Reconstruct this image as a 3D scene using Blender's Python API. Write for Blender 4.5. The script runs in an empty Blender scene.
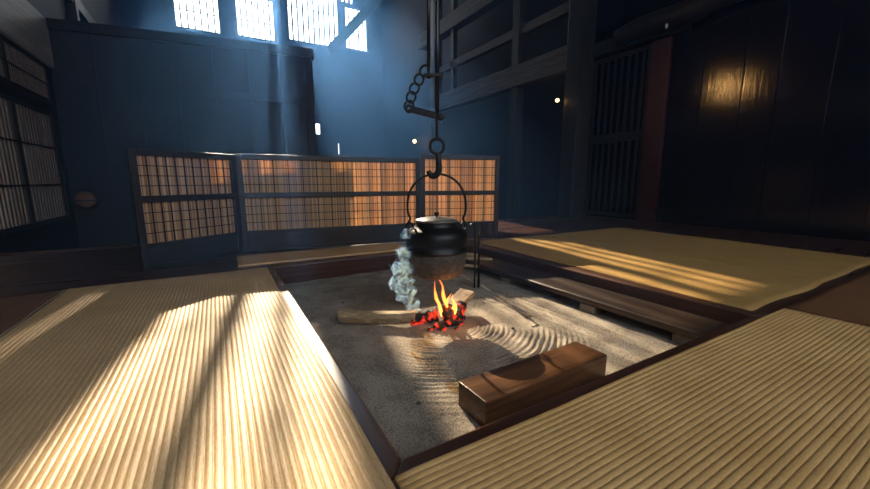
import bpy, bmesh, math, random
from mathutils import Vector, Matrix, noise
random.seed(7)
S = bpy.context.scene
C = S.collection
PI = math.pi

# ------------------------------------------------------------------ materials
def new_mat(name):
    m = bpy.data.materials.new(name); m.use_nodes = True
    n = m.node_tree.nodes; n.clear()
    out = n.new('ShaderNodeOutputMaterial')
    return m, n, m.node_tree.links, out

def wood(name, c1, c2, rough=.5, axis='X', scale=6, stretch=14, bump=.15, spec=.5):
    """long grained wood, two colours along noise stretched over one object axis"""
    m, n, l, out = new_mat(name)
    b = n.new('ShaderNodeBsdfPrincipled')
    tc = n.new('ShaderNodeTexCoord'); mp = n.new('ShaderNodeMapping')
    s = [scale*stretch/4]*3; s['XYZ'.index(axis)] = scale/stretch*2
    mp.inputs['Scale'].default_value = s
    nz = n.new('ShaderNodeTexNoise'); nz.inputs['Scale'].default_value = 1.6; nz.inputs['Detail'].default_value = 6
    nz.inputs['Roughness'].default_value = .65
    cr = n.new('ShaderNodeValToRGB')
    cr.color_ramp.elements[0].position = .3; cr.color_ramp.elements[0].color = (*c1, 1)
    cr.color_ramp.elements[1].position = .72; cr.color_ramp.elements[1].color = (*c2, 1)
    bp = n.new('ShaderNodeBump'); bp.inputs['Strength'].default_value = bump; bp.inputs['Distance'].default_value = .01
    l.new(tc.outputs['Object'], mp.inputs['Vector']); l.new(mp.outputs[0], nz.inputs['Vector'])
    l.new(nz.outputs['Fac'], cr.inputs[0]); l.new(cr.outputs[0], b.inputs['Base Color'])
    l.new(nz.outputs['Fac'], bp.inputs['Height']); l.new(bp.outputs[0], b.inputs['Normal'])
    rr = n.new('ShaderNodeMapRange'); rr.inputs[3].default_value = rough*.8; rr.inputs[4].default_value = min(1, rough*1.25)
    l.new(nz.outputs['Fac'], rr.inputs[0]); l.new(rr.outputs[0], b.inputs['Roughness'])
    b.inputs['Specular IOR Level'].default_value = spec
    l.new(b.outputs[0], out.inputs[0])
    return m

def plain(name, c, rough=.5, metal=0, bump=0, bscale=60, c2=None, emis=None):
    m, n, l, out = new_mat(name)
    b = n.new('ShaderNodeBsdfPrincipled')
    b.inputs['Base Color'].default_value = (*c, 1); b.inputs['Roughness'].default_value = rough
    b.inputs['Metallic'].default_value = metal
    if bump or c2:
        tc = n.new('ShaderNodeTexCoord'); nz = n.new('ShaderNodeTexNoise')
        nz.inputs['Scale'].default_value = bscale; nz.inputs['Detail'].default_value = 5
        l.new(tc.outputs['Object'], nz.inputs['Vector'])
        if bump:
            bp = n.new('ShaderNodeBump'); bp.inputs['Strength'].default_value = bump; bp.inputs['Distance'].default_value = .004
            l.new(nz.outputs['Fac'], bp.inputs['Height']); l.new(bp.outputs[0], b.inputs['Normal'])
        if c2:
            cr = n.new('ShaderNodeValToRGB')
            cr.color_ramp.elements[0].position = .35; cr.color_ramp.elements[0].color = (*c, 1)
            cr.color_ramp.elements[1].position = .65; cr.color_ramp.elements[1].color = (*c2, 1)
            l.new(nz.outputs['Fac'], cr.inputs[0]); l.new(cr.outputs[0], b.inputs['Base Color'])
    if emis:
        b.inputs['Emission Color'].default_value = (*emis[0], 1); b.inputs['Emission Strength'].default_value = emis[1]
    l.new(b.outputs[0], out.inputs[0])
    return m

def rush(name, c1, c2, axis, spec=.3):
    """woven rush: fine cross weave along the ribs plus patchy tone"""
    m, n, l, out = new_mat(name)
    b = n.new('ShaderNodeBsdfPrincipled'); b.inputs['Roughness'].default_value = .42
    b.inputs['Specular IOR Level'].default_value = spec
    tc = n.new('ShaderNodeTexCoord'); mp = n.new('ShaderNodeMapping')
    s = [60, 60, 60]; s['XY'.index(axis)] = 420
    mp.inputs['Scale'].default_value = s
    nz = n.new('ShaderNodeTexNoise'); nz.inputs['Scale'].default_value = 1; nz.inputs['Detail'].default_value = 3
    big = n.new('ShaderNodeTexNoise'); big.inputs['Scale'].default_value = 3.5; big.inputs['Detail'].default_value = 4
    l.new(tc.outputs['Object'], mp.inputs[0]); l.new(mp.outputs[0], nz.inputs['Vector']); l.new(tc.outputs['Object'], big.inputs['Vector'])
    mx = n.new('ShaderNodeMath'); mx.operation = 'MULTIPLY_ADD'; mx.inputs[1].default_value = .55
    l.new(nz.outputs['Fac'], mx.inputs[0])
    m2 = n.new('ShaderNodeMath'); m2.operation = 'MULTIPLY'; m2.inputs[1].default_value = .45
    l.new(big.outputs['Fac'], m2.inputs[0]); l.new(m2.outputs[0], mx.inputs[2])
    cr = n.new('ShaderNodeValToRGB')
    cr.color_ramp.elements[0].position = .3; cr.color_ramp.elements[0].color = (*c1, 1)
    cr.color_ramp.elements[1].position = .66; cr.color_ramp.elements[1].color = (*c2, 1)
    bp = n.new('ShaderNodeBump'); bp.inputs['Strength'].default_value = .35; bp.inputs['Distance'].default_value = .002
    l.new(mx.outputs[0], cr.inputs[0]); l.new(cr.outputs[0], b.inputs['Base Color'])
    l.new(nz.outputs['Fac'], bp.inputs['Height']); l.new(bp.outputs[0], b.inputs['Normal'])
    l.new(b.outputs[0], out.inputs[0])
    return m

def reed_mat():
    m, n, l, out = new_mat('reed')
    tc = n.new('ShaderNodeTexCoord'); sx = n.new('ShaderNodeSeparateXYZ')
    l.new(tc.outputs['Object'], sx.inputs[0])
    q = n.new('ShaderNodeMath'); q.operation = 'SNAP'; q.inputs[1].default_value = .0075
    l.new(sx.outputs['X'], q.inputs[0])
    wn = n.new('ShaderNodeTexWhiteNoise'); wn.noise_dimensions = '1D'; l.new(q.outputs[0], wn.inputs['W'])
    cr = n.new('ShaderNodeValToRGB')
    cr.color_ramp.elements[0].color = (.46, .24, .115, 1); cr.color_ramp.elements[1].color = (.92, .69, .43, 1)
    l.new(wn.outputs['Value'], cr.inputs[0])
    d = n.new('ShaderNodeBsdfDiffuse'); t = n.new('ShaderNodeBsdfTranslucent'); mx = n.new('ShaderNodeMixShader')
    mx.inputs[0].default_value = .5
    l.new(cr.outputs[0], d.inputs[0]); l.new(cr.outputs[0], t.inputs[0])
    l.new(d.outputs[0], mx.inputs[1]); l.new(t.outputs[0], mx.inputs[2]); l.new(mx.outputs[0], out.inputs[0])
    return m

def emit(name, c, s):
    m, n, l, out = new_mat(name)
    e = n.new('ShaderNodeEmission'); e.inputs[0].default_value = (*c, 1); e.inputs[1].default_value = s
    l.new(e.outputs[0], out.inputs[0]); return m

def flame_mat():
    m, n, l, out = new_mat('flame')
    tc = n.new('ShaderNodeTexCoord'); sx = n.new('ShaderNodeSeparateXYZ'); l.new(tc.outputs['Object'], sx.inputs[0])
    mr = n.new('ShaderNodeMapRange'); mr.inputs[1].default_value = -.07; mr.inputs[2].default_value = .16
    l.new(sx.outputs['Z'], mr.inputs[0])
    cr = n.new('ShaderNodeValToRGB')
    e = cr.color_ramp.elements
    e[0].position = 0; e[0].color = (1, .55, .14, 1); e[1].position = 1; e[1].color = (1, .13, .02, 1)
    k = e.new(.4); k.color = (1, .32, .05, 1)
    l.new(mr.outputs[0], cr.inputs[0])
    lw = n.new('ShaderNodeLayerWeight'); lw.inputs[0].default_value = .45
    em = n.new('ShaderNodeEmission'); em.inputs[1].default_value = FLAME; l.new(cr.outputs[0], em.inputs[0])
    tr = n.new('ShaderNodeBsdfTransparent'); mx = n.new('ShaderNodeMixShader')
    l.new(lw.outputs['Facing'], mx.inputs[0]); l.new(em.outputs[0], mx.inputs[1]); l.new(tr.outputs[0], mx.inputs[2])
    l.new(mx.outputs[0], out.inputs[0]); return m

def ember_mat():
    m, n, l, out = new_mat('charred')
    b = n.new('ShaderNodeBsdfPrincipled'); b.inputs['Base Color'].default_value = (.012, .011, .011, 1); b.inputs['Roughness'].default_value = .8
    tc = n.new('ShaderNodeTexCoord'); v = n.new('ShaderNodeTexNoise'); v.inputs['Scale'].default_value = 20; v.inputs['Detail'].default_value = 4
    l.new(tc.outputs['Object'], v.inputs['Vector'])
    cr = n.new('ShaderNodeValToRGB'); e = cr.color_ramp.elements
    e[0].position = .5; e[0].color = (0, 0, 0, 1); e[1].position = .68; e[1].color = (1, .045, .012, 1)
    l.new(v.outputs['Fac'], cr.inputs[0]); l.new(cr.outputs[0], b.inputs['Emission Color']); b.inputs['Emission Strength'].default_value = EMBER
    bp = n.new('ShaderNodeBump'); bp.inputs['Strength'].default_value = .6; l.new(v.outputs['Fac'], bp.inputs['Height']); l.new(bp.outputs[0], b.inputs['Normal'])
    l.new(b.outputs[0], out.inputs[0]); return m

def ash_mat():
    m, n, l, out = new_mat('ash')
    b = n.new('ShaderNodeBsdfPrincipled'); b.inputs['Roughness'].default_value = .95
    b.inputs['Specular IOR Level'].default_value = .1
    tc = n.new('ShaderNodeTexCoord')
    a = n.new('ShaderNodeTexNoise'); a.inputs['Scale'].default_value = 160; a.inputs['Detail'].default_value = 4
    g = n.new('ShaderNodeTexNoise'); g.inputs['Scale'].default_value = 7; g.inputs['Detail'].default_value = 3
    for x in (a, g): l.new(tc.outputs['Object'], x.inputs['Vector'])
    mt = n.new('ShaderNodeMath'); mt.operation = 'MULTIPLY_ADD'; mt.inputs[1].default_value = .6
    l.new(a.outputs['Fac'], mt.inputs[0])
    m2 = n.new('ShaderNodeMath'); m2.operation = 'MULTIPLY'; m2.inputs[1].default_value = .4
    l.new(g.outputs['Fac'], m2.inputs[0]); l.new(m2.outputs[0], mt.inputs[2])
    cr = n.new('ShaderNodeValToRGB'); e = cr.color_ramp.elements
    e[0].position = .36; e[0].color = (.14, .11, .085, 1); e[1].position = .6; e[1].color = (.42, .36, .29, 1)
    l.new(mt.outputs[0], cr.inputs[0]); l.new(cr.outputs[0], b.inputs['Base Color'])
    bp = n.new('ShaderNodeBump'); bp.inputs['Strength'].default_value = .8; bp.inputs['Distance'].default_value = .006
    l.new(a.outputs['Fac'], bp.inputs['Height']); l.new(bp.outputs[0], b.inputs['Normal'])
    l.new(b.outputs[0], out.inputs[0]); return m

FLAME, EMBER = 4, 1.8
M = {
 'floor': wood('floor_board', (.028, .011, .007), (.085, .032, .019), .28, 'X', 5, 12, .12),
 'earth': plain('packed_earth', (.018, .015, .013), .95, bump=.5, bscale=20),
 'wall': wood('sooty_board', (.006, .005, .005), (.018, .014, .013), .6, 'Z', 5, 12, .2),
 'gloss': wood('polished_dark_board', (.004, .003, .003), (.012, .006, .005), .11, 'Z', 4, 14, .12),
 'beam': wood('old_beam', (.035, .032, .032), (.17, .15, .145), .55, 'Y', 5, 14, .35),
 'litbeam': wood('window_lit_beam', (.30, .29, .28), (.66, .63, .6), .45, 'Y', 5, 14, .35),  # window light on the upper left beam put into its paler colour
 'post': wood('old_post', (.010, .009, .009), (.042, .037, .036), .4, 'Z', 5, 14, .3),
 'redpost': wood('red_brown_post', (.03, .007, .005), (.075, .018, .011), .4, 'Z', 6, 14, .2),
 'frame': wood('dark_frame', (.007, .006, .006), (.024, .018, .018), .42, 'X', 8, 10, .1),
 'kerb': wood('kerb_wood', (.035, .016, .010), (.13, .06, .035), .33, 'Y', 8, 14, .08, .8),
 'kerbx': wood('kerb_wood_across', (.025, .010, .007), (.10, .038, .02), .3, 'X', 8, 14, .25),
 'plank': wood('scorched_plank', (.014, .009, .007), (.06, .034, .022), .4, 'Y', 8, 14, .4),
 'block': wood('block_wood', (.04, .016, .007), (.21, .09, .034), .32, 'X', 8, 12, .25),
 'slatgrey': wood('grey_slat', (.10, .075, .065), (.34, .26, .22), .6, 'Z', 9, 8, .1),
 'log': wood('split_log', (.20, .13, .07), (.55, .40, .24), .75, 'X', 14, 8, .5),
 'bark': plain('log_bark', (.10, .06, .035), .9, bump=.9, bscale=40, c2=(.22, .14, .08)),
 'iron': plain('cast_iron', (.010, .010, .011), .42, .4, bump=.15, bscale=90),
 'soot': plain('sooty_iron', (.05, .04, .035), .8, .1, bump=.4, bscale=50, c2=(.10, .08, .065)),
 'lid': plain('window_lit_lid', (.16, .15, .14), .38, .5, bump=.1, bscale=60, c2=(.24, .22, .21)),  # brightness from the windows put into the lid's lighter grey
 'steel': plain('dark_steel', (.03, .03, .033), .3, .8, bump=.1, bscale=80),
 'stone': plain('grey_stone', (.16, .14, .12), .9, bump=.5, bscale=40, c2=(.25, .22, .19)),
 'matL': rush('rush_gold', (.50, .30, .13), (.78, .53, .27), 'X'),
 'matN': rush('rush_gold_across', (.54, .30, .10), (.86, .55, .23), 'Y'),
 'matR': rush('rush_flat', (.38, .22, .07), (.58, .36, .13), 'X'),
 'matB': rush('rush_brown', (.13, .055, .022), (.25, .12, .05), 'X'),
 'matF': rush('rush_tan', (.42, .25, .11), (.6, .38, .18), 'Y'),
 'reed': reed_mat(), 'ash': ash_mat(), 'flame': flame_mat(), 'ember': ember_mat(),
 'bulb': emit('bulb_glow', (1, .55, .18), 14),
 'thread': plain('pale_thread', (.6, .52, .4), .7),
 'paper': plain('paper', (.45, .30, .22), .8),
 'white': plain('glint_white', (.8, .8, .78), .15),  # white of the glint bead on the log beam
}

# ------------------------------------------------------------------ mesh kit
class MB:
    def __init__(s): s.b = bmesh.new()
    def _add(s, vs, fs, smooth=False):
        bv = [s.b.verts.new(v) for v in vs]
        for f in fs:
            try:
                q = s.b.faces.new([bv[i] for i in f]); q.smooth = smooth
            except ValueError: pass
        return bv
    def box(s, x0, x1, y0, y1, z0, z1, M4=None):
        vs = [Vector(p) for p in ((x0,y0,z0),(x1,y0,z0),(x1,y1,z0),(x0,y1,z0),(x0,y0,z1),(x1,y0,z1),(x1,y1,z1),(x0,y1,z1))]
        if M4: vs = [M4 @ v for v in vs]
        s._add(vs, [(3,2,1,0),(4,5,6,7),(0,1,5,4),(1,2,6,5),(2,3,7,6),(3,0,4,7)])
        return s
    def tube(s, pts, r, n=12, closed=False, caps=True):
        pts = [Vector(p) for p in pts]; k = len(pts)
        rs = r if isinstance(r, (list, tuple)) else [r]*k
        rings = []; up = None
        for i, p in enumerate(pts):
            a = pts[(i-1) % k] if (closed or i) else p
            c = pts[(i+1) % k] if (closed or i < k-1) else p
            d = (c-a).normalized()
            if up is None:
                up = d.orthogonal().normalized()
            else:
                up = (up - d*up.dot(d)); up = up.normalized() if up.length > 1e-5 else d.orthogonal().normalized()
            w = d.cross(up)
            rings.append([p + (up*math.cos(t) + w*math.sin(t))*rs[i] for t in [2*PI*j/n for j in range(n)]])
        vs = [v for q in rings for v in q]; fs = []
        for i in range(k if closed else k-1):
            i2 = (i+1) % k
            for j in range(n):
                j2 = (j+1) % n
                fs.append((i*n+j, i*n+j2, i2*n+j2, i2*n+j))
        if caps and not closed:
            fs.append(tuple(reversed(range(n)))); fs.append(tuple((k-1)*n+j for j in range(n)))
        s._add(vs, fs, True); return s
    def lathe(s, prof, c=(0,0,0), n=48, cap=True):
        c = Vector(c); vs = []; fs = []
        for r, z in prof:
            for j in range(n):
                t = 2*PI*j/n; vs.append(c + Vector((r*math.cos(t), r*math.sin(t), z)))
        for i in range(len(prof)-1):
            for j in range(n):
                j2 = (j+1) % n; fs.append((i*n+j, i*n+j2, (i+1)*n+j2, (i+1)*n+j))
        if cap:
            fs.append(tuple(reversed(range(n)))); fs.append(tuple((len(prof)-1)*n+j for j in range(n)))
        s._add(vs, fs, True); return s
    def ball(s, c, r, sub=2, f=None, sc=(1,1,1)):
        q = bmesh.ops.create_icosphere(s.b, subdivisions=sub, radius=1)
        for v in q['verts']:
            d = v.co.copy(); k = f(d) if f else 1
            v.co = Vector(c) + Vector((d.x*sc[0], d.y*sc[1], d.z*sc[2]))*r*k
            for fa in v.link_faces: fa.smooth = True
        return s
    def poly(s, pts, th, M4):      # polygon in local xy extruded by th in z
        n = len(pts)
        vs = [M4 @ Vector((x, y, 0)) for x, y in pts] + [M4 @ Vector((x, y, th)) for x, y in pts]
        fs = [tuple(reversed(range(n))), tuple(range(n, 2*n))] + [(i, (i+1) % n, n+(i+1) % n, n+i) for i in range(n)]
        s._add(vs, fs); return s

def parent_loc(p):
    v = Vector((0,0,0)); q = p
    while q is not None: v += q.location; q = q.parent
    return v

def obj(name, mb, mat, parent=None, bevel=0, loc=None, seg=2):
    """one mesh object; vertices are given in world metres and moved to the object's own origin"""
    me = bpy.data.meshes.new(name)
    bmesh.ops.recalc_face_normals(mb.b, faces=mb.b.faces)
    base = parent_loc(parent) if parent else Vector((0,0,0))
    L = Vector(loc) if loc is not None else (base if parent else Vector((0,0,0)))
    bmesh.ops.translate(mb.b, vec=-L, verts=mb.b.verts)
    mb.b.to_mesh(me); mb.b.free()
    me.materials.append(M[mat] if isinstance(mat, str) else mat)
    o = bpy.data.objects.new(name, me); C.objects.link(o)
    if parent: o.parent = parent
    o.location = L - base
    if bevel:
        b = o.modifiers.new('bevel', 'BEVEL'); b.width = bevel; b.segments = seg; b.limit_method = 'ANGLE'; b.angle_limit = .6
    return o

def thing(name, label, cat, loc, group=None):
    o = bpy.data.objects.new(name, None); C.objects.link(o); o.location = loc; o.empty_display_size = .05
    o['label'] = label; o['category'] = cat
    if group: o['group'] = group
    return o
def tag(o, label, cat, group=None, kind=None):
    o['label'] = label; o['category'] = cat
    if group: o['group'] = group
    if kind: o['kind'] = kind
    return o
def struct(name, mb, mat, bevel=0, loc=None):
    o = obj(name, mb, mat, None, bevel, loc); o['kind'] = 'structure'; return o
def sempty(name, loc):
    o = bpy.data.objects.new(name, None); C.objects.link(o); o.location = loc; o['kind'] = 'structure'; return o

# ------------------------------------------------------------------ setting
XL, XR, YB, YF, ZT, ZD = -1.9, 5.85, 14.0, -3.0, 9.0, -.45
PE = 4.45                                    # back edge of the raised floor
HX0, HX1, HY0, HY1 = .31, 2.10, .68, 2.86    # hearth pit opening

fl = MB()                                    # raised board floor around the pit
t = .06
fl.box(XL, HX0-.1, YF, PE, ZD, -.002); fl.box(HX1+.1, XR, YF, PE, ZD, -.002)
fl.box(HX0-.1, HX1+.1, YF, HY0-.1, ZD, -.002); fl.box(HX0-.1, HX1+.1, HY1+.1, PE, ZD, -.002)
fl.box(HX0-.1, HX1+.1, HY0-.1, HY1+.1, ZD, -.2)
struct('floor', fl, 'floor')
struct('trim_5', MB().box(XL, XR, PE, PE+.09, ZD, .012), 'kerbx', .006)      # sill along the floor edge
struct('floor_lower', MB().box(XL-.1, XR+.1, PE+.09, YB+.1, ZD-.1, ZD), 'earth')

# left wall: boards above and around two lattice doors
w = MB()
w.box(XL-.1, XL, YF-.1, 4.9, ZD, 3); w.box(XL-.1, XL, 4.9, 7.4, ZD, .08); w.box(XL-.1, XL, 4.9, 7.4, 1.55, 1.67)
w.box(XL-.1, XL, 4.9, 7.4, 2.2, 3); w.box(XL-.1, XL, 7.4, YB, ZD, 3); w.box(XL-.1, XL, YF-.1, YB+.1, 3, ZT)
w.box(XL-.3, XL-.22, 4.8, 7.5, ZD, 3)
struct('wall_left', w, 'wall')
def grid_door(name, X, y0, y1, z0, z1, rails, nbars, mat, face, stiles=(), bw=.022, fmat='frame', d=.035):
    e = sempty(name, (X, (y0+y1)/2, z0))
    f = MB(); x0, x1 = (X-d, X+.012) if face > 0 else (X-.012, X+d)
    for a, b in ((y0, y0+.06), (y1-.06, y1)): f.box(x0, x1, a, b, z0, z1)
    for s_ in stiles: f.box(x0, x1, s_-.035, s_+.035, z0, z1)
    f.box(x0+.002, x1-.002, y0+.06, y1-.06, z0, z0+.06); f.box(x0+.002, x1-.002, y0+.06, y1-.06, z1-.06, z1)
    for z, h in rails: f.box(x0-.002, x1+.002, y0+.06, y1-.06, z-h/2, z+h/2)
    obj('door_frame', f, fmat, e)
    g = MB(); n = nbars
    for i in range(n):
        y = y0+.06 + (y1-y0-.12)*(i+.5)/n
        if any(abs(y-s_) < .04 for s_ in stiles): continue
        g.box(X-.012, X+.006, y-bw/2, y+bw/2, z0+.05, z1-.05)
    obj('slats', g, mat, e); return e
grid_door('door_1', XL, 4.9, 7.3, .08, 1.55, [(.57, .022), (1.06, .022)], 25, 'slatgrey', 1, (6.12,), .040)
grid_door('door_2', XL, 4.9, 7.4, 1.67, 2.2, [(1.93, .015)], 40, 'slatgrey', 1, (6.15,), .024)
# heavy beam and thin posts along the left wall
struct('trim_1', MB().box(XL-.05, XL+.05, .5, 7.62, 2.2, 2.86), 'litbeam', .03)
struct('trim_2', MB().box(XL, XL+.12, 8.9, 9.04, ZD, ZT), 'post', .01)
struct('trim_3', MB().box(XL, XL+.10, 7.35, 14, 3.55, 3.75), 'post', .01)

# dark partition standing in front of the window wall, with cap rail and board seams
a0, a1 = Vector((XL, 7.62, 0)), Vector((1.60, 7.0, 0)); L = (a1-a0).length
MW = Matrix.Translation(a0) @ Matrix.Rotation(math.atan2(a1.y-a0.y, a1.x-a0.x), 4, 'Z')
w = MB().box(0, L, 0, .12, ZD, 2.72, MW)
struct('wall_partition', w, 'wall')
w = MB().box(-.0, L+.05, -.05, .17, 2.72, 2.86, MW).box(0, L, -.02, 0, 1.95, 2.05, MW)
for i in range(1, 7): w.box(L*i/7-.02, L*i/7+.02, -.015, 0, ZD, 2.72, MW)
w.box(L-.12, L+.02, -.03, .15, ZD, 2.72, MW)
struct('trim_4', w, 'wall', .006)

# back wall with high windows and two small low openings
holes = [(-.66, .55, 5.05, 6.4), (.95, 2.12, 5.1, 6.4), (2.48, 4.24, 5.25, 8.2), (4.42, 5.29, 5.3, 6.75),
         (.98, 1.2, 6.48, 8.9), (1.5, 2.22, 6.48, 8.85), (4.30, 4.8, 6.79, 8.2),  # unseen upper openings, shaped to lay the sun bands on mats and ash
         (3.15, 3.41, 2.28, 2.65), (4.02, 4.08, 1.6, 2.0)]
w = MB()
xs = sorted({XL-.1, XR+.1, *[h[0] for h in holes], *[h[1] for h in holes]})
for xa, xb in zip(xs, xs[1:]):
    hs = sorted([(h[2], h[3]) for h in holes if h[0] <= (xa+xb)/2 <= h[1]])
    z = ZD-.1
    for z0, z1 in hs: w.box(xa, xb, YB, YB+.15, z, z0); z = z1
    w.box(xa, xb, YB, YB+.15, z, ZT)
struct('wall_back', w, 'wall')
for i, h in enumerate(holes[:7]):
    e = sempty('window_%d' % (i+1), ((h[0]+h[1])/2, YB, h[2]))
    f = MB()
    for xa, xb in ((h[0], h[0]+.05), (h[1]-.05, h[1])): f.box(xa, xb, YB-.03, YB+.05, h[2], h[3])
    for z in (h[2], h[3]-.05): f.box(h[0]+.05, h[1]-.05, YB-.03, YB+.05, z, z+.05)
    obj('window_frame', f, 'frame', e)
    g = MB(); n = max(3, round((h[1]-h[0])/.17))
    for k in range(1, n):
        x = h[0]+(h[1]-h[0])*k/n; bw_ = (.017, .017, .024, .017, .03, .03, .04)[i]; g.box(x-bw_, x+bw_, YB-.005, YB+.03, h[2]+.05, h[3]-.05)
    if i == 5:
        for x in (1.80, 2.04): g.box(x-.042, x+.042, YB-.006, YB+.031, h[2]+.05, h[3]-.05)  # wide unseen bars added to split the hazy light into shafts
    for z in (h[2]+.55, h[2]+1.1, h[2]+1.65, h[2]+2.2, h[2]+2.75):
        if z < h[3]-.1: g.box(h[0]+.05, h[1]-.05, YB+.03, YB+.045, z-.012, z+.012)
    obj('window_bars', g, 'frame', e)
# slanting brace and tie beam in front of the last window
p0, p1 = Vector((3.35, 12.2, 4.55)), Vector((5.1, 12.2, 6.5)); d = p1-p0
br = MB().box(0, d.length, -.1, .1, -.14, .14, Matrix.Translation(p0) @ Matrix.Rotation(-math.atan2(d.z, d.x), 4, 'Y'))
struct('trim_6', br, 'frame', .01)
struct('trim_7', MB().box(XL, XR, 6.2, 6.42, 4.6, 4.9), 'frame', .01)

# right wall of polished boards, lattice door, red-brown post, posts and beams
w = MB(); w.box(XR, XR+.1, YF-.1, 3.2, ZD, ZT); struct('wall_right_far', MB().box(XR, XR+.1, 4.62, YB+.1, ZD, ZT), 'wall')
w.box(XR, XR+.1, 3.2, 4.62, 2.66, ZT); w.box(XR+.12, XR+.2, 3.1, 4.7, ZD, 2.8)
w.box(XR, XR+.1, 3.2, 4.62, ZD, .02)
struct('wall_right', w, 'gloss')
w = MB(); y = 3.2; k = 0
while y > YF:
    ww = .42 + .07*math.sin(k*2.3)
    w.box(XR-.018, XR-.001, max(YF, y-ww+.006), y, 0.12, 2.62,
          Matrix.Translation((XR, y-ww/2, 0)) @ Matrix.Rotation(math.radians(.6*math.sin(k*1.7)), 4, 'Z') @ Matrix.Translation((-XR, -(y-ww/2), 0)))
    y -= ww; k += 1
struct('wall_right_boards', w, 'gloss', .003)
struct('baseboard_right', MB().box(XR-.035, XR, YF, 3.2, -.002, .12), 'gloss', .004)
grid_door('door_3', XR, 3.52, 4.6, .03, 2.66, [(1.34, .14)], 8, 'frame', -1, (), .045, 'frame', .03)
struct('trim_8', MB().box(XR-.07, XR+.05, 3.22, 3.5, 0, 2.66), 'redpost', .008)
struct('trim_9', MB().box(XR-.08, XR+.05, 3.0, 4.75, 2.70, 2.93), 'post', .015)
struct('trim_10', MB().box(5.02, 5.34, 4.15, 4.43, 0, ZT), 'post', .015)       # big post
struct('trim_11', MB().box(5.06, 5.30, 4.43, 8.7, 2.38, 2.78), 'beam', .025)    # big beam
struct('trim_12', MB().box(5.12, 5.24, 4.43, 8.7, 3.30, 3.46), 'beam', .01)
struct('trim_13', MB().box(5.06, 5.30, 4.43, 9.6, 4.15, 4.5), 'beam', .02)
struct('trim_14', MB().box(5.12, 5.24, 7.92, 8.04, 2.78, ZT), 'post', .01)
struct('trim_15', MB().box(5.08, 5.26, 5.62, 5.80, ZD, ZT), 'post', .01)
struct('trim_16', MB().box(5.05, 5.29, 8.7, 8.92, ZD, ZT), 'post', .01)
# crooked log beam on the right wall
lg = MB(); pts = []; rs = []
for i in range(40):
    u = i/39; y = 4.0 - 4.6*u
    pts.append((XR-.16, y, 2.84+.05*math.sin(u*7)+.02*math.sin(u*23))); rs.append(.13+.02*math.sin(u*11)+.025*math.exp(-((y-2.9)/.12)**2))
lg.tube(pts, rs, 16); struct('trim_17', lg, 'post')
# ceiling, wall behind the camera with a high opening added for sky fill, cross beam carrying the hook
struct('ceiling', MB().box(XL-.1, XR+.1, YF-.1, YB+.15, ZT, ZT+.15), 'wall')
w = MB(); FILL_GAP = [(-1.6, 3.8, 2.1, 4.7)]  # unseen opening added to let fill light onto the near mats
w.box(XL-.1, FILL_GAP[0][0], YF-.1, YF, ZD, ZT); w.box(FILL_GAP[0][1], XR+.1, YF-.1, YF, ZD, ZT)
w.box(FILL_GAP[0][0], FILL_GAP[0][1], YF-.1, YF, ZD, FILL_GAP[0][2]); w.box(FILL_GAP[0][0], FILL_GAP[0][1], YF-.1, YF, FILL_GAP[0][3], ZT)
struct('wall_front', w, 'wall')
struct('trim_18', MB().box(XL, XR, 1.58, 1.78, 2.75, 3.0), 'frame', .01)

# ------------------------------------------------------------------ mats
def ribbed_mat(name, x0, x1, y0, y1, along, mat, pitch=.0178, amp=.0036, base=.004, edge=.006, wob=.006, lab='', seed=0, sk=0):
    """rush mat: rounded ribs run along 'along'; closed slab with soft waviness"""
    b = MB(); long_ = (y1-y0) if along == 'Y' else (x1-x0); wide = (x1-x0) if along == 'Y' else (y1-y0)
    n = max(1, round(wide/pitch)); prof = []
    for i in range(n):
        for u in (0.0, .1, .28, .5, .72, .9): prof.append(((i+u)/n, math.sqrt(max(0, 1-(2*u-1)**2))**.9))
    prof.append((1.0, 0.0))
    m = max(8, int(long_/.045)); vs = []; K = len(prof)
    for j in range(m+1):
        v = j/m
        for (u, h) in prof:
            dx = wob*noise.noise(Vector((v*long_*1.3+seed, u*.7, seed)))
            e = min(v, 1-v)*long_; droop = 1 if e > .01 else .6
            z = base + (amp*h*(.85+.3*noise.noise(Vector((v*long_*6, u*40, seed)))) + .0035*(1+noise.noise(Vector((v*long_*2.2, u*wide*2.2, seed+4)))))*droop
            pu = u*wide+dx; pv = v*long_ + wob*1.2*noise.noise(Vector((u*wide*2, seed*3+v*.3, 1)))
            x, y = (x0+pu+sk*pv, y0+pv) if along == 'Y' else (x0+pv, y0+pu)
            vs.append((x, y, z))
    N = len(vs)
    for i in range(N): vs.append((vs[i][0], vs[i][1], .0005))
    fs = []
    for j in range(m):
        for i in range(K-1):
            q = (j*K+i, j*K+i+1, (j+1)*K+i+1, (j+1)*K+i)
            fs.append(q); 
    rim = [i for i in range(K)] + [j*K+K-1 for j in range(1, m+1)] + [m*K+i for i in range(K-2, -1, -1)] + [j*K for j in range(m-1, 0, -1)]
    for a, c in zip(rim, rim[1:]+rim[:1]): fs.append((c, a, N+a, N+c))
    b._add(vs, fs, True)
    # drop unused bottom verts
    bmesh.ops.delete(b.b, geom=[v for v in b.b.verts if not v.link_faces], context='VERTS')
    return obj(name, b, mat, loc=((x0+x1)/2, (y0+y1)/2, 0))

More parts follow.
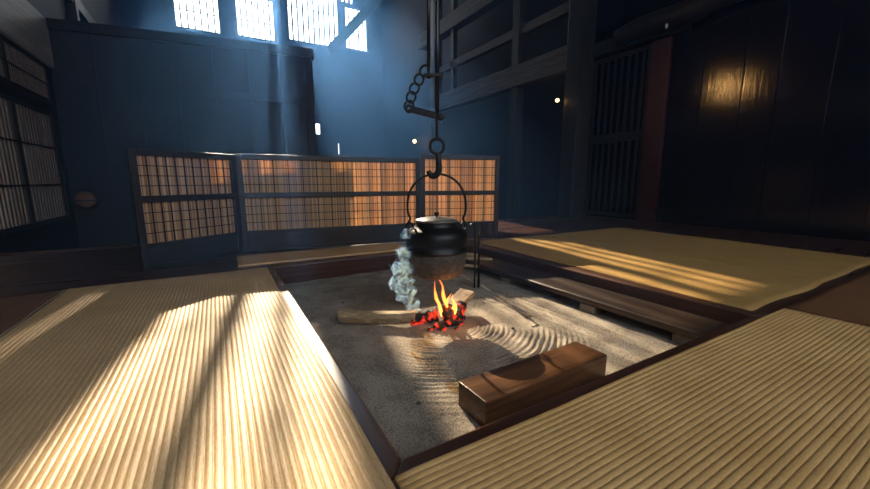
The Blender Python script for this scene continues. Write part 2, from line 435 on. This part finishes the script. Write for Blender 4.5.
tag(ribbed_mat('rush_mat', -.79, .262, -.9, 2.86, 'Y', 'matL', seed=1), 'pale gold ribbed rush mat left of the hearth, streaked with sunlight', 'mat')
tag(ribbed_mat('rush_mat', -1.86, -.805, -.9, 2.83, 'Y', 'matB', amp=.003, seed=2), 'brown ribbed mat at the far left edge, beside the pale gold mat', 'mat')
tag(ribbed_mat('rush_mat', .27, 2.34, -.9, .632, 'X', 'matN', pitch=.0168, amp=.0052, base=.007, seed=3), 'ribbed rush mat in the foreground in front of the wooden block', 'mat')
tag(ribbed_mat('rush_mat', 2.17, 3.20, .70, 3.05, 'Y', 'matR', pitch=.012, amp=.0006, wob=.02, seed=5, sk=.035), 'smooth golden mat right of the hearth with bright stripes of sun', 'mat')
tag(ribbed_mat('rush_mat', 3.215, 4.52, .70, 3.02, 'Y', 'matR', pitch=.012, amp=.0006, wob=.02, seed=6, sk=.035), 'smooth golden mat farthest right, in shade before the polished wall', 'mat')
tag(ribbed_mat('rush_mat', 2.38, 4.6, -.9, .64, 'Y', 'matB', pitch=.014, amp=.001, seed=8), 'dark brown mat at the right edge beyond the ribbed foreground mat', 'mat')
tag(ribbed_mat('rush_mat', .085, 1.50, 2.99, 3.36, 'X', 'matF', pitch=.012, amp=.0005, base=.012, wob=.012, seed=9), 'narrow tan mat behind the hearth in front of the folding screen', 'mat')
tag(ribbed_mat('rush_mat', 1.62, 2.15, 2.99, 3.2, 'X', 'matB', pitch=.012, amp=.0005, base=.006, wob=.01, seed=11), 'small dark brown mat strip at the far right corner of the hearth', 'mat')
# pale binding thread in the seam between the two left mats
th = MB().tube([(-.797+.002*math.sin(i*.9), -.9+3.72*i/60, .009+.002*math.sin(i*1.7)) for i in range(61)], .0022, 6)
tag(obj('binding_thread', th, 'thread'), 'pale thread lying in the seam between the two left mats', 'thread')

# ------------------------------------------------------------------ hearth frame, pit, ash
hf = thing('hearth_surround', 'dark polished wooden kerb around the sunken hearth', 'hearth surround', ((HX0+HX1)/2, (HY0+HY1)/2, -.2))
kz0, kz1 = -.2, .004
def mitre(pts, mat):
    n = len(pts); b = MB()
    b.poly(pts, kz1-kz0, Matrix.Translation((0, 0, kz0))); return obj('kerb_beam', b, mat, hf, .008)
e_ = .1
mitre([(HX0-e_, HY0-e_), (HX0, HY0), (HX0, HY1), (HX0-e_, HY1+e_)], 'kerb')
mitre([(HX0-e_+.002, HY0-e_), (HX1+e_-.002, HY0-e_), (HX1, HY0-.001), (HX0, HY0-.001)], 'kerbx')
mitre([(HX1+e_, HY0-e_), (HX1+e_, HY1+e_), (HX1, HY1), (HX1, HY0)], 'kerb')
mitre([(HX0-e_+.002, HY1+e_), (HX0, HY1+.001), (HX1, HY1+.001), (HX1+e_-.002, HY1+e_)], 'kerbx')

FX, FY, ZA = .97, 1.60, -.13       # fire centre and ash level
def ash_z(x, y):
    r = math.hypot(x-FX, y-FY); a = math.atan2(y-FY, x-FX)
    z = ZA + .010*noise.noise(Vector((x*2.2, y*2.2, 0))) + .004*noise.noise(Vector((x*9, y*9, 3)))+ .0018*noise.noise(Vector((x*45, y*45, 6)))
    # raked arcs in front and to the right of the fire
    wa = max(0, min(1, (math.cos(a+1.0)+.5)*1.3)); wr = max(0, min(1, (r-.16)*9))*max(0, min(1, (.82-r)*4))
    rr = r + 0.024*noise.noise(Vector((x*3, y*3, 9)))+.005*noise.noise(Vector((x*14, y*14, 2)))
    amp = .0068*(.55+1.2*noise.noise(Vector((x*5, y*5, 21))))
    z += wa*wr*amp*(math.sin(2*PI*rr/.027)+.4*math.sin(2*PI*rr/.061+2*noise.noise(Vector((x*4, y*4, 30)))))
    # broad straight rake lines along the plank on the right
    q = max(0, min(1, (x-1.32)*8))*max(0, min(1, (1.74-x)*12))
    z += q*.0045*math.sin(2*PI*(x+.012*noise.noise(Vector((x*2, y*3, 5))))/.055)
    # small mound under the fire
    z += .022*math.exp(-(r/.13)**2) - .006*math.exp(-((r-.2)/.05)**2)
    return z
ab = MB(); nx, ny = 380, 460; vs = []
for j in range(ny+1):
    y = HY0+(HY1-HY0)*j/ny
    for i in range(nx+1):
        x = HX0+(HX1-HX0)*i/nx; vs.append((x, y, ash_z(x, y)))
ab._add(vs, [(j*(nx+1)+i, j*(nx+1)+i+1, (j+1)*(nx+1)+i+1, (j+1)*(nx+1)+i) for j in range(ny) for i in range(nx)], True)
rim = [i for i in range(nx+1)]
tag(obj('ash_bed', ab, 'ash', loc=(1.2, 1.7, -.13)), 'grey sandy ash raked in arcs filling the sunken hearth', 'ash', kind='stuff')
for (cx, cy) in ((.53, 1.02), (.62, 2.2), (1.25, 1.35)):
    pb = MB().ball((cx, cy, ash_z(cx, cy)+.004), .008, 2, lambda d: 1+.3*noise.noise(d*2+Vector((cx, cy, 0))), (1.2, .8, .8))
    lab = {.53: 'small dark pebble in the ash near the left kerb', .62: 'small dark pebble in the shaded ash behind the curved log', 1.25: 'small dark pebble in the raked ash before the fire'}[cx]
    tag(obj('pebble', pb, 'soot'), lab, 'pebble')

# plank shelf inside the right side of the pit, on stones
pl = MB()
pl.box(1.79, 2.045, .70, 2.80, -.085, -.045)
tag(obj('hearth_plank', pl, 'plank', bevel=.012, loc=(1.9, 1.75, -.085), seg=3), 'long scorched wooden plank lying along the right side of the hearth', 'plank')
pl = MB().box(2.055, 2.097, .70, 2.80, -.135, -.1)
tag(obj('hearth_ledge', pl, 'plank', bevel=.004), 'narrow dark ledge in the gap between long plank and right kerb', 'ledge')
for (x, y, sx, sy, lab) in ((1.84, 1.33, .05, .05, 'grey stone propping the middle of the long hearth plank'),
                            (1.85, 2.05, .05, .055, 'grey stone propping the far half of the long hearth plank'),
                            (1.86, .82, .05, .05, 'grey stone propping the near end of the long hearth plank')):
    b = MB().box(x-sx, x+sx, y-sy, y+sy, ash_z(x, y)-.01, -.086)
    tag(obj('prop_stone', b, 'stone', bevel=.01, loc=(x, y, -.13), seg=3), lab, 'stone', 'stones under the plank')

# splints of firewood at the far end of the plank
for (x, y, a, l_, lab) in ((1.80, 2.62, -.9, .30, 'short split stick lying highest on the far end of the plank'),
                           (1.84, 2.52, -.6, .34, 'short split stick lying lower across the far end of the plank'),
                           (1.70, 2.44, -.75, .26, 'short split stick slanting from plank down to the ash')):
    z = {1.80: -.005, 1.84: -.032}.get(x, -.062)
    b = MB().poly([(-l_/2, -.018), (l_/2, -.012), (l_/2, .014), (-l_/2, .020)], .022, Matrix.Translation((x, y, z-.012)) @ Matrix.Rotation(a, 4, 'Z') @ Matrix.Rotation(.03, 4, 'Y'))
    tag(obj('kindling_stick', b, 'log', bevel=.004, loc=(x, y, z)), lab, 'firewood', 'kindling by the plank')

# wooden block in the near right of the pit
ang = math.atan2(.822-.807, 1.223-.656)
MBk = Matrix.Translation((.645, .80, ash_z(.9, .9)-.006)) @ Matrix.Rotation(ang, 4, 'Z')
b = MB(); bv = b._add([MBk @ Vector(p) for p in ((0,0,0),(.60,0,0),(.60,.145,0),(0,.145,0),(0.0,0,.098),(.60,0,.098),(.60,.145,.098),(.0,.145,.098))],
      [(3,2,1,0),(4,5,6,7),(0,1,5,4),(1,2,6,5),(2,3,7,6),(3,0,4,7)])
tag(obj('wooden_block', b, 'block', bevel=.004, loc=(.95, .87, -.13)), 'heavy brown wooden block lying in the ash by the near kerb', 'wooden block')

# iron tongs/rod standing in the ash right of the kettle
rod = MB().tube([(1.535, 2.07, -.16), (1.53, 2.065, .05), (1.525, 2.06, .27), (1.52, 2.058, .315), (1.505, 2.055, .333), (1.485, 2.05, .330), (1.468, 2.045, .315)], .0065, 10)
tag(obj('fire_hook', rod, 'iron'), 'thin iron rod with bent top stuck upright in ash beside kettle', 'fire iron')
rod = MB().tube([(1.555, 2.05, -.16), (1.552, 2.05, .24), (1.56, 2.045, .275)], [.009, .007, .004], 10)
tag(obj('fire_iron', rod, 'iron'), 'short thick iron rod standing in ash close behind the bent one', 'fire iron')

# ------------------------------------------------------------------ logs, embers, flames
def half_log(name, p0, p1, w, h, curve, label, mats, yaw_top=0, sub=18):
    """split log: rounded underside, flat slightly rough top, gently curved; carries a bark part"""
    p0, p1 = Vector(p0), Vector(p1); d = (p1-p0); n_ = sub
    side = Vector((0,0,1)).cross(d.normalized()).normalized(); up = d.normalized().cross(side)
    if up.z < 0: up = -up
    top = MB(); prof = [(-1, 1), (-.35, 1.05), (.3, .97), (1, 1), (1.03, .4), (.8, -.3), (.3, -.8), (-.3, -.82), (-.8, -.35), (-1.05, .3)]
    vs = []; K = len(prof)
    for i in range(n_+1):
        u = i/n_; c = p0 + d*u + up*(curve*(4*u*(1-u))*-1)
        for k, (a, bb) in enumerate(prof):
            j = 1+.08*noise.noise(Vector((u*6, k*.7, w*50)))
            vs.append(c + side*(a*w*j) + up*(bb*h*j))
    fs = [tuple(reversed(range(K))), tuple(n_*K+k for k in range(K))]
    for i in range(n_):
        for k in range(K):
            k2 = (k+1) % K; fs.append((i*K+k, i*K+k2, (i+1)*K+k2, (i+1)*K+k))
    top._add(vs, fs)
    o = obj(name, top, mats, loc=(p0+p1)/2, bevel=.002); tag(o, label, 'firewood'); return o
lc = half_log('curved_log', (.50, 1.86, -.083), (.845, 1.655, -.088), .026, .036, .012, 'pale curved split log lying left of the flames, one end charring', 'log')
rc = half_log('split_log', (1.07, 1.66, -.095), (1.225, 1.71, -.035), .050, .030, .0, 'short thick split log tilted up at the right of the fire', 'log')
for nm, p, q, r, lab in (('charred_log', (.83, 1.68, -.105), (.95, 1.60, -.075), .034, 'burnt black end of the curved log, glowing with embers'),
                         ('charred_log', (.985, 1.51, -.115), (1.0, 1.60, -.045), .032, 'upright black charred stub in the middle of the embers'),
                         ('charred_log', (1.03, 1.55, -.11), (1.13, 1.65, -.07), .032, 'charred glowing piece against the tilted split log'),
                         ('charred_log', (.90, 1.53, -.115), (1.10, 1.60, -.112), .026, 'glowing red log lying across the front of the fire')):
    P, Q = Vector(p), Vector(q); pts = [P.lerp(Q, i/10) for i in range(11)]
    b = MB().tube(pts, [r*(1+.18*math.sin(i*2.1)) for i in range(11)], 12)
    for v in b.b.verts: v.co += Vector((noise.noise(v.co*45), noise.noise(v.co*45+Vector((9,0,0))), noise.noise(v.co*45+Vector((0,7,0)))))*.008
    tag(obj(nm, b, 'ember', loc=(P+Q)/2), lab, 'firewood')
for i in range(14):
    a = random.uniform(-PI*.95, PI*.1); r = random.uniform(.05, .135)
    x, y = FX+.02+math.cos(a)*r, FY-.03+math.sin(a)*r*.75
    sc = random.uniform(.008, .018)
    b = MB().ball((x, y, ash_z(x, y)+sc*.5), sc, 2, lambda d: 1+.45*noise.noise(d*1.7+Vector((i, 0, 0))), (1.3, .9, .8))
    tag(obj('ember', b, 'ember', loc=(x, y, -.12)), 'small glowing red ember lying at the foot of the flames', 'ember', 'embers around the fire')
def flame(base, h, lean, r, seed, label):
    pts = []; rs = []
    for i in range(17):
        u = i/16
        pts.append((base[0]+lean[0]*u+.010*math.sin(u*8+seed)*u, base[1]+lean[1]*u, base[2]+h*u))
        rs.append(max(.0008, r*(math.sin(PI*min(1, u*.86+.14))**.8)*(1-u)**.55*(1+.2*math.sin(u*13+seed))))
    b = MB().tube(pts, rs, 14)
    for v in b.b.verts:
        v.co += Vector((noise.noise(v.co*22+Vector((seed, 0, 0))), 0, 0))*.008
    o = obj('flame', b, 'flame', loc=(base[0], base[1], -.06)); tag(o, label, 'flame', 'flames of the fire'); return o
flame((.965, 1.58, -.08), .19, (-.045, .02), .012, 0, 'slim orange flame leaning left under the kettle')
flame((1.01, 1.57, -.075), .215, (-.06, .03), .013, 2, 'tallest curling orange flame in the middle of the fire')
flame((1.03, 1.565, -.09), .12, (.005, .01), .017, 4, 'broad bright yellow-orange flame low in the fire')
flame((.995, 1.60, -.07), .10, (.03, .0), .010, 6, 'short thin flame between the two taller flames')

# ------------------------------------------------------------------ kettle and pot hook
KX, KY = .99, 1.68
k = thing('iron_kettle', 'big black iron kettle hanging over the fire from a hook', 'kettle', (KX, KY, .11))
prof = [(.02, .112), (.095, .114), (.132, .128), (.148, .16), (.157, .21), (.163, .252)]
obj('kettle_base', MB().lathe(prof, (KX, KY, 0)), 'soot', k)['label'] = 'sooty grey-brown lower body'
prof = [(.163, .253), (.170, .256), (.171, .264), (.165, .268), (.166, .30), (.165, .335), (.158, .356), (.140, .372), (.118, .383), (.112, .392), (.110, .408), (.106, .410)]
obj('kettle_body', MB().lathe(prof, (KX, KY, 0)), 'iron', k)
prof = [(.111, .409), (.114, .412), (.113, .418), (.100, .424), (.06, .431), (.012, .434)]
ld = obj('lid', MB().lathe(prof, (KX, KY, 0)), 'lid', k)
obj('lid_knob', MB().lathe([(.006, .432), (.006, .440), (.013, .444), (.015, .452), (.010, .459), (.002, .461)], (KX, KY, 0), 20), 'iron', ld)
sd = Vector((math.cos(math.radians(-30.5)), math.sin(math.radians(-30.5)), 0))     # across the view
for s_ in (-1, 1):
    c = Vector((KX, KY, .375)) + sd*(.145*s_)
    ring = [c + sd*(.018*math.cos(t)) + Vector((0, 0, .020*math.sin(t)+.008)) for t in [2*PI*j/20 for j in range(20)]]
    obj('handle_ear', MB().tube(ring, .0058, 8, closed=True), 'iron', k)
pts = []
ctrl = [(-.148, .385), (-.150, .40), (-.140, .425), (-.151, .455), (-.153, .50), (-.143, .555), (-.115, .605), (-.07, .640), (-.02, .655), (.02, .655), (.07, .640), (.115, .605), (.143, .555), (.153, .50), (.151, .455), (.140, .425), (.150, .40), (.148, .385)]
def smooth(c, n=6):
    out = []
    for i in range(len(c)-1):
        p = [Vector(c[max(0, min(len(c)-1, i+q))]) for q in (-1, 0, 1, 2)]
        for j in range(n):
            t = j/n
            out.append(.5*((2*p[1])+(p[2]-p[0])*t+(2*p[0]-5*p[1]+4*p[2]-p[3])*t*t+(3*p[1]-p[0]-3*p[2]+p[3])*t*t*t))
    out.append(Vector(c[-1])); return out
bail = [Vector((KX, KY, z)) + sd*x for x, z in [(v.x, v.y) for v in smooth([(a, b_, 0) for a, b_ in ctrl])]]
obj('bail_handle', MB().tube(bail, .0062, 10), 'iron', k)
# short spout, mostly hidden behind the body
fw = Vector((.509, .861, 0))
obj('spout', MB().tube([Vector((KX, KY, .30))+fw*.15, Vector((KX, KY, .33))+fw*.19, Vector((KX, KY, .37))+fw*.215], [.025, .019, .014], 12), 'iron', k)

h = thing('pot_hook', 'long black iron adjustable pot hook with chain hanging above kettle', 'pot hook', (KX, KY, .66))
def P(a, z, q=0): return Vector((KX, KY, z)) + sd*a + fw*q
obj('main_rod', MB().tube([P(.002, 2.8), P(.002, 1.3), P(.002, .93)], .0115, 14).tube([P(.002, .95), P(.002, .84)], .008, 10), 'steel', h)
obj('guide_rod', MB().tube([P(-.040, 2.8), P(-.040, 1.5), P(-.040, 1.12)], .0095, 12), 'steel', h)
# clip plate joining both rods
obj('clip_plate', MB().box(-.062, .034, -.016, .016, 1.128, 1.143, Matrix.Translation(P(0, 0)) @ Matrix.Rotation(math.radians(-30.5), 4, 'Z')), 'iron', h, .003)
# toggle lever (slanted bar)
A_, B_ = P(-.140, .978), P(.020, .938)
dv = B_-A_; 
ML = Matrix.Translation(A_) @ Matrix.Rotation(math.radians(-30.5), 4, 'Z') @ Matrix.Rotation(math.atan2(-dv.z, Vector((dv.x, dv.y)).length), 4, 'Y')
lv = MB().box(.012, .155, -.010, .010, -.017, .017, ML)
ringp = [A_ + sd*(.014*math.cos(t)) + Vector((0, 0, .016*math.sin(t))) for t in [2*PI*j/18 for j in range(18)]]
lv.tube(ringp, .0075, 8, closed=True)
lv.tube([B_+fw*-.018, B_+fw*.018], .020, 14)
obj('lever', lv, 'iron', h, .002)
# chain of five links from clip to lever
c0, c1 = P(-.060, 1.158), P(-.140, .992)
for i in range(5):
    u = i/4; c = c0.lerp(c1, u); c += sd*(-.012*math.sin(PI*u))
    ax = (c1-c0).normalized(); ot = fw if i % 2 else ax.cross(fw)
    ot = (ax.cross(fw)*(1 if i % 2 == 0 else .9) + fw*(-.2 if i % 2 == 0 else .45)).normalized()
    ringp = [c + ax*(.026*math.cos(t)) + ot*(.023*math.sin(t)) for t in [2*PI*j/22 for j in range(22)]]
    obj('chain_link', MB().tube(ringp, 0.0062, 8, closed=True), 'iron', h)
ringp = [P(.002+.036*math.cos(t), .795+.038*math.sin(t)) for t in [2*PI*j/28 for j in range(28)]]
obj('ring', MB().tube(ringp, .009, 10, closed=True), 'iron', h)
hk = [(.004, .765), (.008, .74), (.010, .71), (.012, .685), (.008, .665), (-.004, .650), (-.022, .646), (-.036, .655), (-.042, .672)]
hp = [P(a, z) for a, z in [(v.x, v.y) for v in smooth([(a, b_, 0) for a, b_ in hk])]]
obj('hook', MB().tube(hp, [.013+.005*math.sin(PI*i/(len(hp)-1)) for i in range(len(hp))], 12), 'iron', h)

# ------------------------------------------------------------------ folding screen
fs = thing('folding_screen', 'low dark folding screen of three lattice panels backed with glowing reeds', 'folding screen', (.9, 3.5, .004))
def panel(A, B, cells, z1, label):
    A, B = Vector((*A, 0)), Vector((*B, 0)); Lp = (B-A).length
    Rz = math.atan2(B.y-A.y, B.x-A.x); T = Matrix.Translation(A) @ Matrix.Rotation(Rz, 4, 'Z')
    z0, zb, zm0, zm1 = .006, .18, .475, .52; zt = z1-.045; st = .045
    f = MB()
    f.box(0, st, -.018, .018, z0, z1, T); f.box(Lp-st, Lp, -.018, .018, z0, z1, T)
    pf = obj('panel', MB().box(st, Lp-st, -.012, .012, z0+.03, zb, T), 'frame', fs); pf['label'] = label
    obj('panel_frame', f.box(st, Lp-st, -.02, .02, zt, z1, T).box(st, Lp-st, -.017, .017, zm0, zm1, T).box(st, Lp-st, -.017, .017, zb-.02, zb+.012, T).box(st, Lp-st, -.017, .017, z0, z0+.035, T), 'frame', pf, .003)
    g = MB(); w_ = Lp-2*st
    for i in range(1, cells):
        x = st+w_*i/cells
        g.box(x-.0033, x+.0033, -.004, .004, zb+.012, zm0, T); g.box(x-.0033, x+.0033, -.004, .004, zm1, zt, T)
    for (a, b_) in ((zb+.012, zm0), (zm1, zt)):
        for i in range(1, 4):
            z = a+(b_-a)*i/4; g.box(st, Lp-st, -.002, .003, z-.0028, z+.0028, T)
    obj('lattice', g, 'frame', pf)
    # reed blind: object of its own orientation so that the reed tones follow its x axis
    r = MB(); x = st
    while x < Lp-st-.004:
        ww = random.uniform(.0070, .0078); q = random.uniform(-.0008, .0008)
        r.box(x, x+ww, .006+q, .009+q, zb-.0, zt+.01); x += .0075
    me_o = obj('reed_blind', r, 'reed', pf, loc=parent_loc(pf))
    for v in me_o.data.vertices: v.co = v.co + parent_loc(pf)
    me_o.matrix_parent_inverse = Matrix.Identity(4)
    me_o.location = A - parent_loc(pf); me_o.rotation_euler = (0, 0, Rz)
panel((-.485, 3.14), (.148, 3.575), 11, .835, 'left panel angled towards the mats')
panel((.156, 3.585), (1.80, 3.395), 13, .845, 'long middle panel')
panel((1.808, 3.388), (2.62, 3.13), 6, .885, 'short right panel')

# ------------------------------------------------------------------ small things
# round straw hat-like disc hanging low on the partition
q = thing('round_basket', 'faint round brown basket hanging low on the dark partition wall', 'basket', (-1.72, 7.5, .2))
def disc(name, r0, r1, dy, mat):
    b = MB(); T = Matrix.Translation((-1.72, 7.52, .34)) @ Matrix.Rotation(PI/2, 4, 'X')
    n = 28
    vs = [T @ Vector((r*math.cos(2*PI*j/n), r*math.sin(2*PI*j/n)*.95, z)) for r, z in ((r0, dy), (r0*.8, dy+.05), (r1, dy+.09)) for j in range(n)]
    b._add(vs, [(i*n+j, i*n+(j+1) % n, (i+1)*n+(j+1) % n, (i+1)*n+j) for i in range(2) for j in range(n)]+[tuple(range(n)), tuple(2*n+j for j in range(n))], True)
    return obj(name, b, mat, q)
disc('bowl', .135, .03, 0, 'matB'); 
obj('band', MB().box(-1.87, -1.57, 7.40, 7.45, .325, .345), 'frame', q)

def lamp(loc, r, power, label, arm):
    l_ = thing('small_lamp', label, 'lamp', loc)
    p = Vector(loc)
    obj('bulb', MB().ball(p, r, 3), 'bulb', l_)
    obj('lamp_socket', MB().tube([p+Vector((0, 0, r*.8)), p+Vector((0, 0, r*2.2))], r*.55, 12), 'iron', l_)
    obj('lamp_cord', MB().tube([p+Vector((0, 0, r*2)), Vector(arm)], .006, 8), 'iron', l_)
    li = bpy.data.lights.new('lamp_light', 'POINT'); li.energy = power; li.color = (1, .62, .28); li.shadow_soft_size = r*1.1
    lo = bpy.data.objects.new('lamp_light', li); C.objects.link(lo); lo.location = (0, 0, 0); lo.parent = l_
    return l_
lamp((4.97, 4.52, 1.93), .028, 1.5, 'tiny warm bulb glowing beside the big dark post', (5.15, 4.55, 2.38))
lamp((5.6, 10.9, 1.87), .05, 5, 'dim warm bulb far behind the right panel of the screen', (5.84, 10.9, 2.1))
# white bead standing in for the glint on the crooked beam's knot
tag(obj('beam_glint', MB().ball((XR-.31, 3.17, 2.72), .028, 3, sc=(.7, .6, 1.3)), 'white'), 'white bead standing in for a glint on the dark log beam', 'beam_glint')

# shaded spot lamp high on the left: throws the warm glint on the polished boards
sp = thing('wall_spot_lamp', 'shaded iron lamp on an arm high on the left wall', 'lamp', (-1.15, 5.3, 3.25))
dirv = (Vector((5.85, 2.4, 1.85)) - Vector((-1.15, 5.3, 3.25))).normalized()
c = Vector((-1.15, 5.3, 3.25))
obj('lamp_shade', MB().tube([c-dirv*.14, c-dirv*.10, c+dirv*.03], [.03, .08, .10], 20, caps=False), 'iron', sp)
obj('lamp_arm', MB().tube([c-dirv*.13, (-1.7, 5.45, 3.3), (XL, 5.45, 3.3)], .014, 8), 'iron', sp)
li = bpy.data.lights.new('lamp_light', 'SPOT'); li.energy = 60; li.color = (1, .55, .2); li.spot_size = math.radians(22); li.spot_blend = .6; li.shadow_soft_size = .06
lo = bpy.data.objects.new('lamp_light', li); C.objects.link(lo); lo.parent = sp; lo.rotation_euler = dirv.to_track_quat('-Z', 'Y').to_euler()

# ------------------------------------------------------------------ haze and smoke
HAZE = .018
m, n, l, out = new_mat('haze')
vsn = n.new('ShaderNodeVolumeScatter'); vsn.inputs['Color'].default_value = (.13, .36, .88, 1); vsn.inputs['Density'].default_value = HAZE; vsn.inputs['Anisotropy'].default_value = .68
l.new(vsn.outputs[0], out.inputs['Volume'])
hz = struct('haze', MB().box(XL+.002, XR-.002, YF+.002, YB-.04, ZD+.003, ZT-.002), m)
hz.name = 'haze'; hz['kind'] = 'stuff'; hz['label'] = 'thin blue smoke haze filling the room, lit in shafts by the windows'; hz['category'] = 'haze'

m, n, l, out = new_mat('smoke')
vp = n.new('ShaderNodeVolumeScatter'); vp.inputs['Color'].default_value = (.19, .40, 1, 1); vp.inputs['Anisotropy'].default_value = .2
tc = n.new('ShaderNodeTexCoord'); nz = n.new('ShaderNodeTexNoise'); nz.inputs['Scale'].default_value = 17; nz.inputs['Detail'].default_value = 5
nz.inputs['Distortion'].default_value = 2.2
mr = n.new('ShaderNodeMapRange'); mr.inputs[1].default_value = .5; mr.inputs[2].default_value = .72; mr.inputs[3].default_value = 0; mr.inputs[4].default_value = 130
l.new(tc.outputs['Object'], nz.inputs['Vector']); l.new(nz.outputs['Fac'], mr.inputs[0]); l.new(mr.outputs[0], vp.inputs['Density'])
l.new(vp.outputs[0], out.inputs['Volume'])
sm = MB(); path = [(.03, -.08, .010), (-.005, -.05, .026), (-.035, 0.0, .046), (-.06, .05, .056), (-.078, .10, .062), (-.072, .17, .058), (-.062, .24, .048), (-.055, .31, .038), (-.05, .38, .016)]
pp = smooth([(a, b_, 0) for a, b_, r in path], 4); rr = smooth([(r, 0, 0) for a, b_, r in path], 4)
sm.tube([Vector((.86, 1.66, 0)) + sd*p.x + Vector((0, 0, p.y)) for p in pp], [max(.004, r.x)*(1+.22*math.sin(i*1.3)) for i, r in enumerate(rr)], 20)
tag(obj('smoke_wisp', sm, m, loc=(.86, 1.66, 0)), 'curling pale blue smoke rising from the curved log beside kettle', 'smoke', kind='stuff')

# ------------------------------------------------------------------ light
az, el = math.radians(8.5), math.radians(31.5)
sd_ = Vector((-math.sin(az)*math.cos(el), -math.cos(az)*math.cos(el), -math.sin(el)))
su = bpy.data.lights.new('sun', 'SUN'); su.energy = 13.5; su.angle = math.radians(.5); su.color = (1, .88, .72)
so = bpy.data.objects.new('sun', su); C.objects.link(so); so.rotation_euler = sd_.to_track_quat('-Z', 'Y').to_euler()
so.location = (2, 16, 10)
W = bpy.data.worlds.new('world'); S.world = W; W.use_nodes = True
bg = W.node_tree.nodes['Background']; bg.inputs[0].default_value = (.85, .92, 1, 1); bg.inputs[1].default_value = 4
def portal(c, sx, sy, rot):
    a = bpy.data.lights.new('window_daylight', 'AREA'); a.shape = 'RECTANGLE'; a.size = sx; a.size_y = sy; a.cycles.is_portal = True
    o = bpy.data.objects.new('window_daylight', a); C.objects.link(o); o.location = c; o.rotation_euler = rot
for hh in holes[:7]:
    portal(((hh[0]+hh[1])/2, YB+.12, (hh[2]+hh[3])/2), hh[1]-hh[0], hh[3]-hh[2], (-PI/2, 0, 0))
portal((1.1, YF-.08, 3.4), 5.4, 2.6, (PI/2, 0, 0))  # sky through the added fill opening behind the camera
fi = bpy.data.lights.new('fire_glow', 'POINT'); fi.energy = .8; fi.color = (1, .36, .08); fi.shadow_soft_size = .05
fo = bpy.data.objects.new('fire_glow', fi); C.objects.link(fo); fo.location = (.99, 1.52, .03)

# ------------------------------------------------------------------ camera
cd = bpy.data.cameras.new('camera'); cd.sensor_width = 36; cd.lens = 370/870*36; cd.clip_end = 100; cd.clip_start = .02
co = bpy.data.objects.new('camera', cd); C.objects.link(co); co.location = (0, 0, .62)
co.rotation_euler = (math.radians(90-9.74), 0, math.radians(-30.26))
S.camera = co
S.view_settings.view_transform = 'Standard'; S.view_settings.look = 'None'; S.view_settings.gamma = 1
S.view_settings.exposure = 0
S.view_settings.use_curve_mapping = False
cy = S.cycles
cy.max_bounces = 7; cy.diffuse_bounces = 4; cy.glossy_bounces = 3; cy.transmission_bounces = 3; cy.volume_bounces = 1; cy.transparent_max_bounces = 10
cy.use_denoising = True
cy.sample_clamp_indirect = 6
